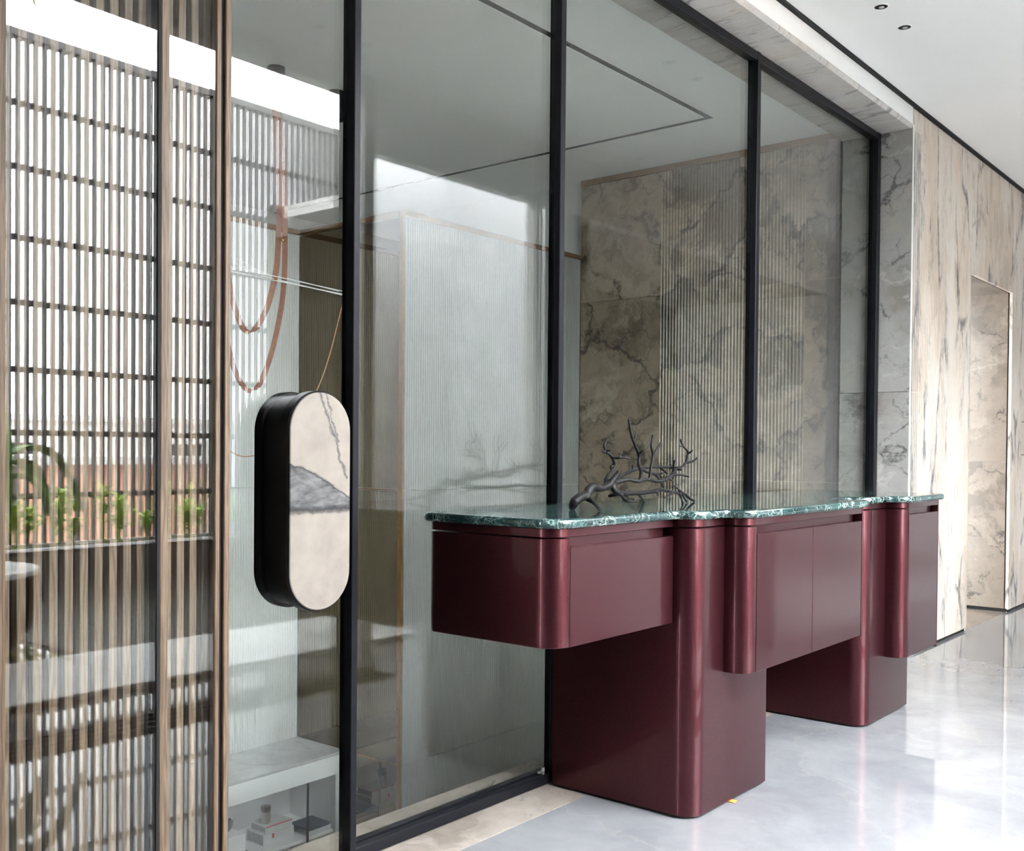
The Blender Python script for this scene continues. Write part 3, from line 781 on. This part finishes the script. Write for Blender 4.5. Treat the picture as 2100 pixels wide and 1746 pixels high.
bm = B()
for P in BRANCH:
    tube(bm, catmull(P, 4) if len(P) > 2 else P, 10)
br = mk('branch_sculpture', bm, mt_bronze, None, True, loc=(3.10, -0.33, 1.016), label='dark cast metal tree branch lying on the green marble top', cat='sculpture')
rm = br.modifiers.new('fuse', 'REMESH'); rm.mode = 'VOXEL'; rm.voxel_size = 0.0024; rm.use_smooth_shade = True
sm = br.modifiers.new('soften', 'SMOOTH'); sm.factor = 0.5; sm.iterations = 4

# ---- scrap of paper under the pedestal, pull bar on the far wall
mk('paper_scrap', bx(3.245, 3.272, -0.646, -0.622, 0.0005, 0.0035, bev=0.001), mt_orange, label='tiny orange paper scrap sticking out from under the front pedestal', cat='scrap')
pb = empty('pull_bar', (8.88, -0.24, 1.16), label='slim vertical steel pull bar on the fluted marble wall at far right', cat='handle')
mk('bar', bx(8.870, 8.886, -0.262, -0.246, 1.160, 1.506, bev=0.002), mt_steel, pb)
for z in (1.20, 1.46):
    mk('standoff', bx(8.874, 8.882, -0.247, -0.226, z, z + 0.01), mt_steel, pb)

# ================================================================ lamps in the hall ceiling
def downlight(x, y, label):
    e = empty('recessed_downlight', (x, y, 3.262), label=label, cat='downlight', group='recessed downlights in the hall ceiling')
    bm = B()
    n = 24; prev = None
    for r, z in ((0.0335, 3.2625), (0.0335, 3.2590), (0.0300, 3.2580), (0.0290, 3.2600)):
        vs = [bm.verts.new((x + r * math.cos(2 * math.pi * k / n), y + r * math.sin(2 * math.pi * k / n), z)) for k in range(n)]
        if prev:
            for i in range(n): bm.faces.new((prev[i], prev[(i + 1) % n], vs[(i + 1) % n], vs[i]))
        prev = vs
    mk('bezel', bm, mt_ceil, e, True)
    mk('baffle', cyl(B(), (x, y), 0.0292, 3.2595, 3.2625, 24), mt_satin, e)
    mk('lens', lathe([(0.004, 3.2560), (0.011, 3.2575), (0.014, 3.2600)], (x + 0.006, y), 16), mt_lens, e, True)
downlight(4.782, -0.559, 'small black recessed downlight in the white ceiling, left one of the pair')
downlight(5.081, -0.565, 'small black recessed downlight in the white ceiling, right one of the pair')
for x, w in ((3.33, 'mirrored faintly left of the black door mullion'), (3.62, 'mirrored faintly right of the black door mullion'), (6.22, 'mirrored faintly beside the brass trimmed marble wall')):
    downlight(x, -1.65, 'small recessed downlight ' + w)

# ================================================================ behind the glass
pend = empty('pendant_light', (3.506, 2.21, 3.238), label='hanging light of copper leather straps and thin pale tubes behind the glass door', cat='pendant')
for x, y in ((3.506, 2.21), (3.957, 2.244)):
    mk('canopy', lathe([(0.040, 3.075), (0.047, 3.080), (0.047, 3.238)], (x, y), 28), mt_black, pend, True, label='black cylindrical ceiling canopy')
def far(P, k=1.1564):
    return [(q[0] * k, -2.3 + (q[1] + 2.3) * k, 1.209 + (q[2] - 1.209) * k) for q in P]
def ribbon(P, w, th=0.003):
    """flat strap: wide along y-x diagonal, following P"""
    bm = B(); pts = [Vector(p) for p in P]; prev = None
    wdir = Vector((0.80, -0.60, 0)).normalized()
    for i, p in enumerate(pts):
        t = (pts[min(i + 1, len(pts) - 1)] - pts[max(i - 1, 0)]).normalized()
        u = (wdir - t * wdir.dot(t)).normalized(); nn = t.cross(u)
        # the strap twists edge-on through the bend of its loop
        tw = min(1.0, abs(t.z) ** 1.0 + 0.25)
        vs = [bm.verts.new(p + u * (w * tw / 2) * a + nn * (w * (1 - tw) * 0.6 * a + th / 2 * b)) for a, b in ((-1, -1), (1, -1), (1, 1), (-1, 1))]
        if prev:
            for k in range(4): bm.faces.new((prev[k], prev[(k + 1) % 4], vs[(k + 1) % 4], vs[k]))
        else: bm.faces.new(vs)
        prev = vs
    bm.faces.new(prev)
    return bm
s1 = catmull([(3.022, 1.6, 2.83), (3.040, 1.6, 2.60), (3.055, 1.6, 2.35), (3.050, 1.6, 2.18), (3.035, 1.6, 2.02), (2.99, 1.6, 1.86), (2.925, 1.6, 1.755), (2.873, 1.6, 1.734), (2.825, 1.6, 1.80), (2.785, 1.6, 1.92), (2.76, 1.6, 2.10), (2.75, 1.6, 2.5), (2.75, 1.6, 2.95)], 5)
s2 = catmull([(3.050, 1.62, 2.83), (3.092, 1.62, 2.60), (3.104, 1.62, 2.21), (3.098, 1.62, 1.97), (3.07, 1.62, 1.80), (3.022, 1.62, 1.63), (2.96, 1.62, 1.50), (2.905, 1.62, 1.470), (2.855, 1.62, 1.51), (2.81, 1.62, 1.60), (2.78, 1.62, 1.75), (2.765, 1.62, 2.2), (2.76, 1.62, 2.95)], 5)
mk('strap', ribbon(far(s1), 0.030), mt_leather, pend, 'auto')
mk('strap', ribbon(far(s2), 0.028), mt_leather, pend, 'auto')
mk('brass_stud', lathe([(0.004, -0.012), (0.009, -0.010), (0.0095, -0.004), (0.006, 0.002)], (0, 0), 16), mt_gold, pend, True, loc=(0, 0, 0))
st = [o for o in pend.children if o.name.startswith('brass_stud')][0]
st.location = Vector(far([(3.060, 1.585, 2.172)])[0]) - pend.location
st.rotation_euler = (math.radians(-90), 0, 0)
for a, b in (((2.35, 1.52, 2.16), (3.08, 1.62, 1.985)), ((2.35, 1.56, 2.13), (3.06, 1.66, 2.00)), ((2.30, 1.58, 2.03), (3.46, 1.60, 1.985)), ((2.30, 1.62, 2.02), (3.46, 1.63, 1.975)), ((2.32, 1.60, 2.005), (3.44, 1.57, 1.965)), ((2.5, 1.66, 2.06), (3.47, 1.66, 1.995)), ((2.45, 1.68, 2.045), (3.43, 1.55, 1.955))):
    mk('tube', tube(B(), far([a, b]), 8, 0.0028, True), mt_acryl, pend, True)
mk('cable', tube(B(), catmull(far([(3.47, 1.6, 2.00), (3.436, 1.6, 1.90), (3.36, 1.6, 1.66), (3.284, 1.6, 1.49), (3.17, 1.6, 1.32), (3.05, 1.6, 1.22), (2.916, 1.6, 1.174), (2.798, 1.6, 1.189), (2.6, 1.6, 1.32), (2.42, 1.6, 1.60), (2.34, 1.6, 2.0)]), 5), 6, 0.0032), mt_copper, pend, True)

bench = empty('low_bench', (3.0, 3.0, -1.55), label='white bench with grey marble top against the pale fluted wall', cat='bench')
mk('marble_top', bx(2.9, 4.528, 2.771, 3.258, -0.763, -0.745, bev=0.002), mt_btop, bench)
mk('apron', bx(2.9, 4.528, 2.774, 3.258, -0.885, -0.7632, bev=0.001), mt_white, bench)
mk('end_panel', bx(4.449, 4.528, 2.778, 3.258, -1.55, -0.8852, bev=0.001), mt_white, bench)
mk('back_panel', bx(2.9, 4.448, 3.235, 3.258, -1.55, -0.8852), mt_white, bench)
mk('lower_shelf', bx(3.86, 4.448, 2.80, 3.234, -1.262, -1.24, bev=0.002), mt_white, bench)
mk('shelf_edge', bx(3.850, 3.860, 2.80, 3.234, -1.262, -1.238), mt_black, bench)
mk('leg', bx(4.218, 4.229, 2.775, 2.786, -1.55, -0.8852), mt_black, bench)
mk('leg', bx(3.852, 3.863, 2.775, 2.786, -1.55, -1.263), mt_black, bench)
pl = mk('plinth_block', bx(3.60, 3.80, 2.84, 3.06, -1.55, -1.10, bev=0.003), mt_white, label='plain white block on the floor under the bench, holding the dark curved dish', cat='plinth')
bm = B(); prev = None
for i in range(13):
    a = -1 + 2 * i / 12
    p = Vector((3.70 + 0.085 * a, 2.94 + 0.02 * a, -1.092 + 0.040 * a * a + 0.012 * a * abs(a)))
    w = 0.045 * (1 - 0.75 * abs(a) ** 3)
    vs = [bm.verts.new(p + Vector((0.2 * w * s, -w * s, 0.010 * abs(s) + h))) for s, h in ((-1, 0), (-0.4, -0.006), (0.4, -0.006), (1, 0), (0.4, 0.000), (-0.4, 0.000))]
    if prev:
        for k in range(6): bm.faces.new((prev[k], prev[(k + 1) % 6], vs[(k + 1) % 6], vs[k]))
    else: bm.faces.new(vs)
    prev = vs
bm.faces.new(prev)
mk('curved_dish', bm, mt_tray, None, True, loc=(3.70, 2.94, -1.095), label='small dark dish with upswept ends on the white block', cat='dish')

def book(x0, x1, y0, y1, z0, z1, cover, label, band=None):
    e = empty('book', ((x0 + x1) / 2, (y0 + y1) / 2, z0), label=label, cat='book', group='books on the bench shelf')
    bm = bx(x0, x1, y0, y1, z0, z0 + 0.004); box(bm, x0, x1, y0, y1, z1 - 0.004, z1); box(bm, x0, x1, y0, y0 + 0.005, z0 + 0.004, z1 - 0.004)
    mk('cover', bm, cover, e)
    mk('pages', bx(x0 + 0.005, x1 - 0.005, y0 + 0.005, y1 - 0.006, z0 + 0.0042, z1 - 0.0042), mt_greybook, e)
    if band: mk('printed_band', bx(*band), mt_red, e, label='red printed band')
book(3.965, 4.20, 2.885, 3.06, -1.24, -1.172, mt_paper, 'thick white book at the bottom of the stack on the bench shelf', (4.03, 4.045, 2.8835, 2.885, -1.205, -1.178))
book(3.985, 4.19, 2.89, 3.045, -1.1719, -1.128, mt_paper, 'white book with a red line, upper of the two stacked on the bench shelf', (3.987, 4.188, 2.8885, 2.890, -1.1335, -1.128))
book(4.245, 4.43, 2.80, 2.985, -1.24, -1.203, mt_paper, 'pale book under the dark square tray on the bench shelf')
mk('square_tray', rprism([(4.240, 2.790, 0.012), (4.420, 2.790, 0.012), (4.420, 2.975, 0.012), (4.240, 2.975, 0.012)], -1.2028, -1.186, 0.004), mt_tray, None, 'auto', loc=(4.33, 2.88, -1.2028), label='dark slate blue square tray lying on a pale book under the bench', cat='tray')
vs = empty('vase', (4.035, 2.955, -1.1278), label='small taupe cylinder vase standing on the stacked books under the bench', cat='vase')
mk('body', lathe([(0.027, -1.1278), (0.029, -1.124), (0.029, -1.060), (0.0285, -1.045), (0.030, -1.022), (0.027, -1.022), (0.0255, -1.045), (0.0255, -1.075)], (4.035, 2.955), 28), mt_vase, vs, True)
mk('glazed_neck', lathe([(0.0290, -1.058), (0.0305, -1.045), (0.0312, -1.0225), (0.0300, -1.0215), (0.0298, -1.03)], (4.035, 2.955), 28), mt_vasein, vs, True, label='darker glazed neck')

# ================================================================ terrace behind the camera, seen mirrored in the glass
trk = empty('sliding_door_track', (2.75, -1.80, 0.0), label='dark sliding door track in the floor at the terrace opening', cat='track')
for y in (-1.90, -1.83, -1.76, -1.69):
    mk('rail', bx(1.86, 3.89, y - 0.006, y + 0.006, 0.0005, 0.016), mt_black, trk)
mk('sill_plate', bx(1.86, 3.89, -1.935, -1.655, 0.0002, 0.006), mt_black, trk)

pool = empty('reflecting_pool', (4.0, -4.3, 0.0), label='shallow rippled pool edged with pale stone on the terrace', cat='pool')
for x0, x1 in ((1.86, 2.9), (2.902, 3.9), (3.902, 4.84)):
    mk('coping_stone', bx(x0, x1, -3.35, -2.42, -0.004, 0.03, bev=0.004), mt_cop, pool)
mk('water', bx(3.06, 5.89, -6.28, -3.352, -0.004, 0.012), mt_water, pool)

scr = empty('slatted_screen', (5.5, -6.65, 0.0), label='tall grey timber screen of upright fins and dark rails at the terrace edge', cat='screen')
f0 = None; x = 1.90; k = 0
while x < 9.2:
    if f0 is None:
        f0 = mk('slat', bx(x - 0.013, x + 0.013, -6.662, -6.600, 0.30, 4.70, bev=0.001), mt_fin, scr)
        l0 = f0.location.copy(); xf = x
    else:
        c = f0.copy(); COL.objects.link(c); c.location = l0 + Vector((x - xf, 0, 0))
    x += 0.0774
for z in (0.30, 0.774, 1.326, 1.872, 2.45, 3.007, 3.612, 4.158):
    mk('rail', bx(1.88, 9.2, -6.70, -6.666, z - 0.025, z + 0.025), mt_trough, scr)
mk('rail', bx(1.88, 9.2, -6.70, -6.596, 4.70, 4.765), mt_fin, scr)

tr = empty('planter_trough', (4.9, -6.42, 0.0), label='long low charcoal planter with a pale rim below the slatted screen', cat='planter')
mk('body', bx(1.87, 7.93, -6.58, -6.30, -0.004, 0.325), mt_trough, tr)
bm = bx(1.87, 7.93, -6.315, -6.285, 0.325, 0.352, bev=0.002); box(bm, 1.87, 7.93, -6.585, -6.555, 0.325, 0.365)
mk('rim', bm, mt_court, tr)
mk('soil', bx(1.88, 7.92, -6.555, -6.315, 0.325, 0.335), mt_soil, tr)

def blade(bm, base, az, ln, lean, w, droop, seg=5):
    d = Vector((math.cos(az), math.sin(az), 0)); side = Vector((-d.y, d.x, 0))
    prev = None
    for i in range(seg + 1):
        t = i / seg
        p = base + d * (ln * (lean * t + droop * t * t * 0.4)) + Vector((0, 0, ln * (t * (1 - lean * 0.35) - droop * t * t * 0.55)))
        ww = w * math.sin(math.pi * min(1, 0.12 + 0.88 * t) ** 0.8) * 0.5 + 0.0006
        a = bm.verts.new(p - side * ww + Vector((0, 0, ww * 0.25))); m_ = bm.verts.new(p); b = bm.verts.new(p + side * ww + Vector((0, 0, ww * 0.25)))
        if prev:
            bm.faces.new((prev[0], prev[1], m_, a)); bm.faces.new((prev[1], prev[2], b, m_))
        prev = (a, m_, b)
NTH = ['first', 'second', 'third', 'fourth', 'fifth', 'sixth', 'seventh', 'eighth', 'ninth', 'tenth', 'eleventh']
for i in range(11):
    rnd = random.Random(100 + i)
    px = 3.75 + i * 0.40 + rnd.uniform(-0.03, 0.03); py = -6.385 + rnd.uniform(-0.02, 0.02)
    e = empty('potted_fern_clump', (px, py, 0.336), label='clump of narrow bright green leaves, %s in the trough counted from the round planter' % NTH[i], cat='plant', group='green clumps in the long planter')
    bm = B(); bs = B()
    for s in range(7):
        sx = px + rnd.uniform(-0.10, 0.10); sy = py + rnd.uniform(-0.03, 0.04); h = rnd.uniform(0.16, 0.52)
        tube(bs, [(sx, sy, 0.33), (sx + rnd.uniform(-0.02, 0.02), sy, 0.336 + h)], 5, 0.004)
        for q in range(13):
            blade(bm, Vector((sx, sy, 0.336 + h * rnd.uniform(0.35, 1.0))), rnd.uniform(0, 6.28), rnd.uniform(0.13, 0.22), rnd.uniform(0.35, 0.75), 0.032, rnd.uniform(0.3, 1.2))
    mk('foliage', bm, mt_leaf, e, True); mk('stem', bs, mt_leaf, e, True)

pot = empty('round_planter', (2.50, -3.94, 0.0), label='dark round planter bowl with a pale rim holding a broad leaved plant', cat='planter')
mk('bowl', lathe([(0.36, -0.004), (0.42, 0.06), (0.485, 0.16), (0.515, 0.28), (0.52, 0.47), (0.47, 0.47), (0.46, 0.40)], (2.50, -3.94), 40), mt_satin, pot, True)
mk('rim', lathe([(0.47, 0.4705), (0.525, 0.4705), (0.525, 0.50), (0.47, 0.50)], (2.50, -3.94), 40), mt_court, pot, 'auto')
mk('soil', cyl(B(), (2.50, -3.94), 0.465, 0.41, 0.44, 32), mt_soil, pot)
pp = empty('broad_leaved_plant', (2.50, -3.94, 0.441), label='tall broad leaved plant growing from the dark round planter', cat='plant')
bs = B()
rnd = random.Random(5)
spec = [(0.15, 0.75, 1.35, 0.22), (-0.25, 0.72, 1.25, 0.20), (0.55, 0.60, 1.15, 0.20), (2.2, 0.6, 1.3, 0.2), (3.4, 0.7, 1.2, 0.2), (4.3, 0.6, 1.4, 0.2), (5.2, 0.65, 1.0, 0.2), (1.3, 0.5, 1.6, 0.2)]
def bigleaf(base, az, reach, z1, w):
    bm = B(); d = Vector((math.cos(az), math.sin(az), 0)); side = Vector((-d.y, d.x, 0)); prev = None
    for i in range(11):
        t = i / 10
        p = base + d * reach * (0.35 + 0.65 * t) + Vector((0, 0, (z1 - base.z) * (0.75 + 0.38 * t - 0.40 * t * t * (1 + t))))
        ww = w * 0.5 * math.sin(math.pi * (0.04 + 0.95 * t)) ** 0.7
        a = bm.verts.new(p - side * ww + Vector((0, 0, ww * 0.35))); m_ = bm.verts.new(p); b = bm.verts.new(p + side * ww + Vector((0, 0, ww * 0.35)))
        if prev:
            bm.faces.new((prev[0], prev[1], m_, a)); bm.faces.new((prev[1], prev[2], b, m_))
        else:
            first = p.copy()
        prev = (a, m_, b)
    tube(bs, catmull([tuple(base), tuple(base + d * reach * 0.12 + Vector((0, 0, (z1 - base.z) * 0.45))), tuple(first)], 3), 6, 0.010)
    mk('leaf', bm, mt_bigleaf, pp, True)
for az, reach, z1, w in spec:
    bigleaf(Vector((2.50 + 0.08 * math.cos(az), -3.94 + 0.08 * math.sin(az), 0.442)), az, reach, z1, w)
crown = Vector((2.52, -3.95, 4.72))
tube(bs, [(2.50, -3.94, 0.442, 0.022), (2.505, -3.945, 2.4, 0.018), (2.52, -3.95, 4.72, 0.012)], 8)
for tip, w, sag in (((3.10, -4.00, 3.86), 0.15, 0.10), ((2.90, -4.02, 3.93), 0.14, 0.12), ((2.30, -3.55, 3.9), 0.15, 0.1), ((2.20, -4.40, 3.95), 0.15, 0.1), ((2.75, -4.50, 4.1), 0.14, 0.1)):
    bm = B(); tip = Vector(tip); prev = None
    side = (tip - crown).cross(Vector((0, 0, 1))).normalized()
    for i in range(11):
        t = i / 10
        q = crown.lerp(tip, t) + Vector((0, 0, sag * 4 * t * (1 - t) * 1.4))
        ww = w * 0.5 * math.sin(math.pi * (0.05 + 0.94 * t)) ** 0.7
        row = (bm.verts.new(q - side * ww - Vector((0, 0, ww * 0.2))), bm.verts.new(q), bm.verts.new(q + side * ww - Vector((0, 0, ww * 0.2))))
        if prev:
            bm.faces.new((prev[0], prev[1], row[1], row[0])); bm.faces.new((prev[1], prev[2], row[2], row[1]))
        prev = row
    mk('leaf', bm, mt_bigleaf, pp, True)
mk('stem', bs, mt_bigleaf, pp, True)

# houses beyond the screen
def house(name, x0, x1, y0, y1, z1, mat, label, wins):
    e = empty(name, ((x0 + x1) / 2, (y0 + y1) / 2, -4.0), label=label, cat='house')
    mk('wall', bx(x0, x1, y0, y1, -4.0, z1), mat, e)
    mk('roof', bx(x0 - 0.15, x1 + 0.15, y0 - 0.15, y1 + 0.15, z1, z1 + 0.12), mt_city, e)
    for wx, wz in wins:
        f = mk('window', bx(wx - 0.45, wx + 0.45, y1, y1 + 0.05, wz - 0.35, wz + 0.35), mt_city, e)
        mk('pane', bx(wx - 0.38, wx + 0.38, y1 + 0.05, y1 + 0.06, wz - 0.28, wz + 0.28), mt_satin, f)
house('terracotta_house', 3.0, 9.8, -16.0, -12.0, 0.95, mt_terra, 'low terracotta house beyond the slatted screen', [(5.0, -0.6), (8.4, -0.5)])
house('pale_house', 2.0, 18.0, -26.0, -19.0, 1.75, mt_city, 'long pale house standing behind the terracotta one', [(6.0, 1.0), (10.0, 1.0), (14.0, 1.0)])
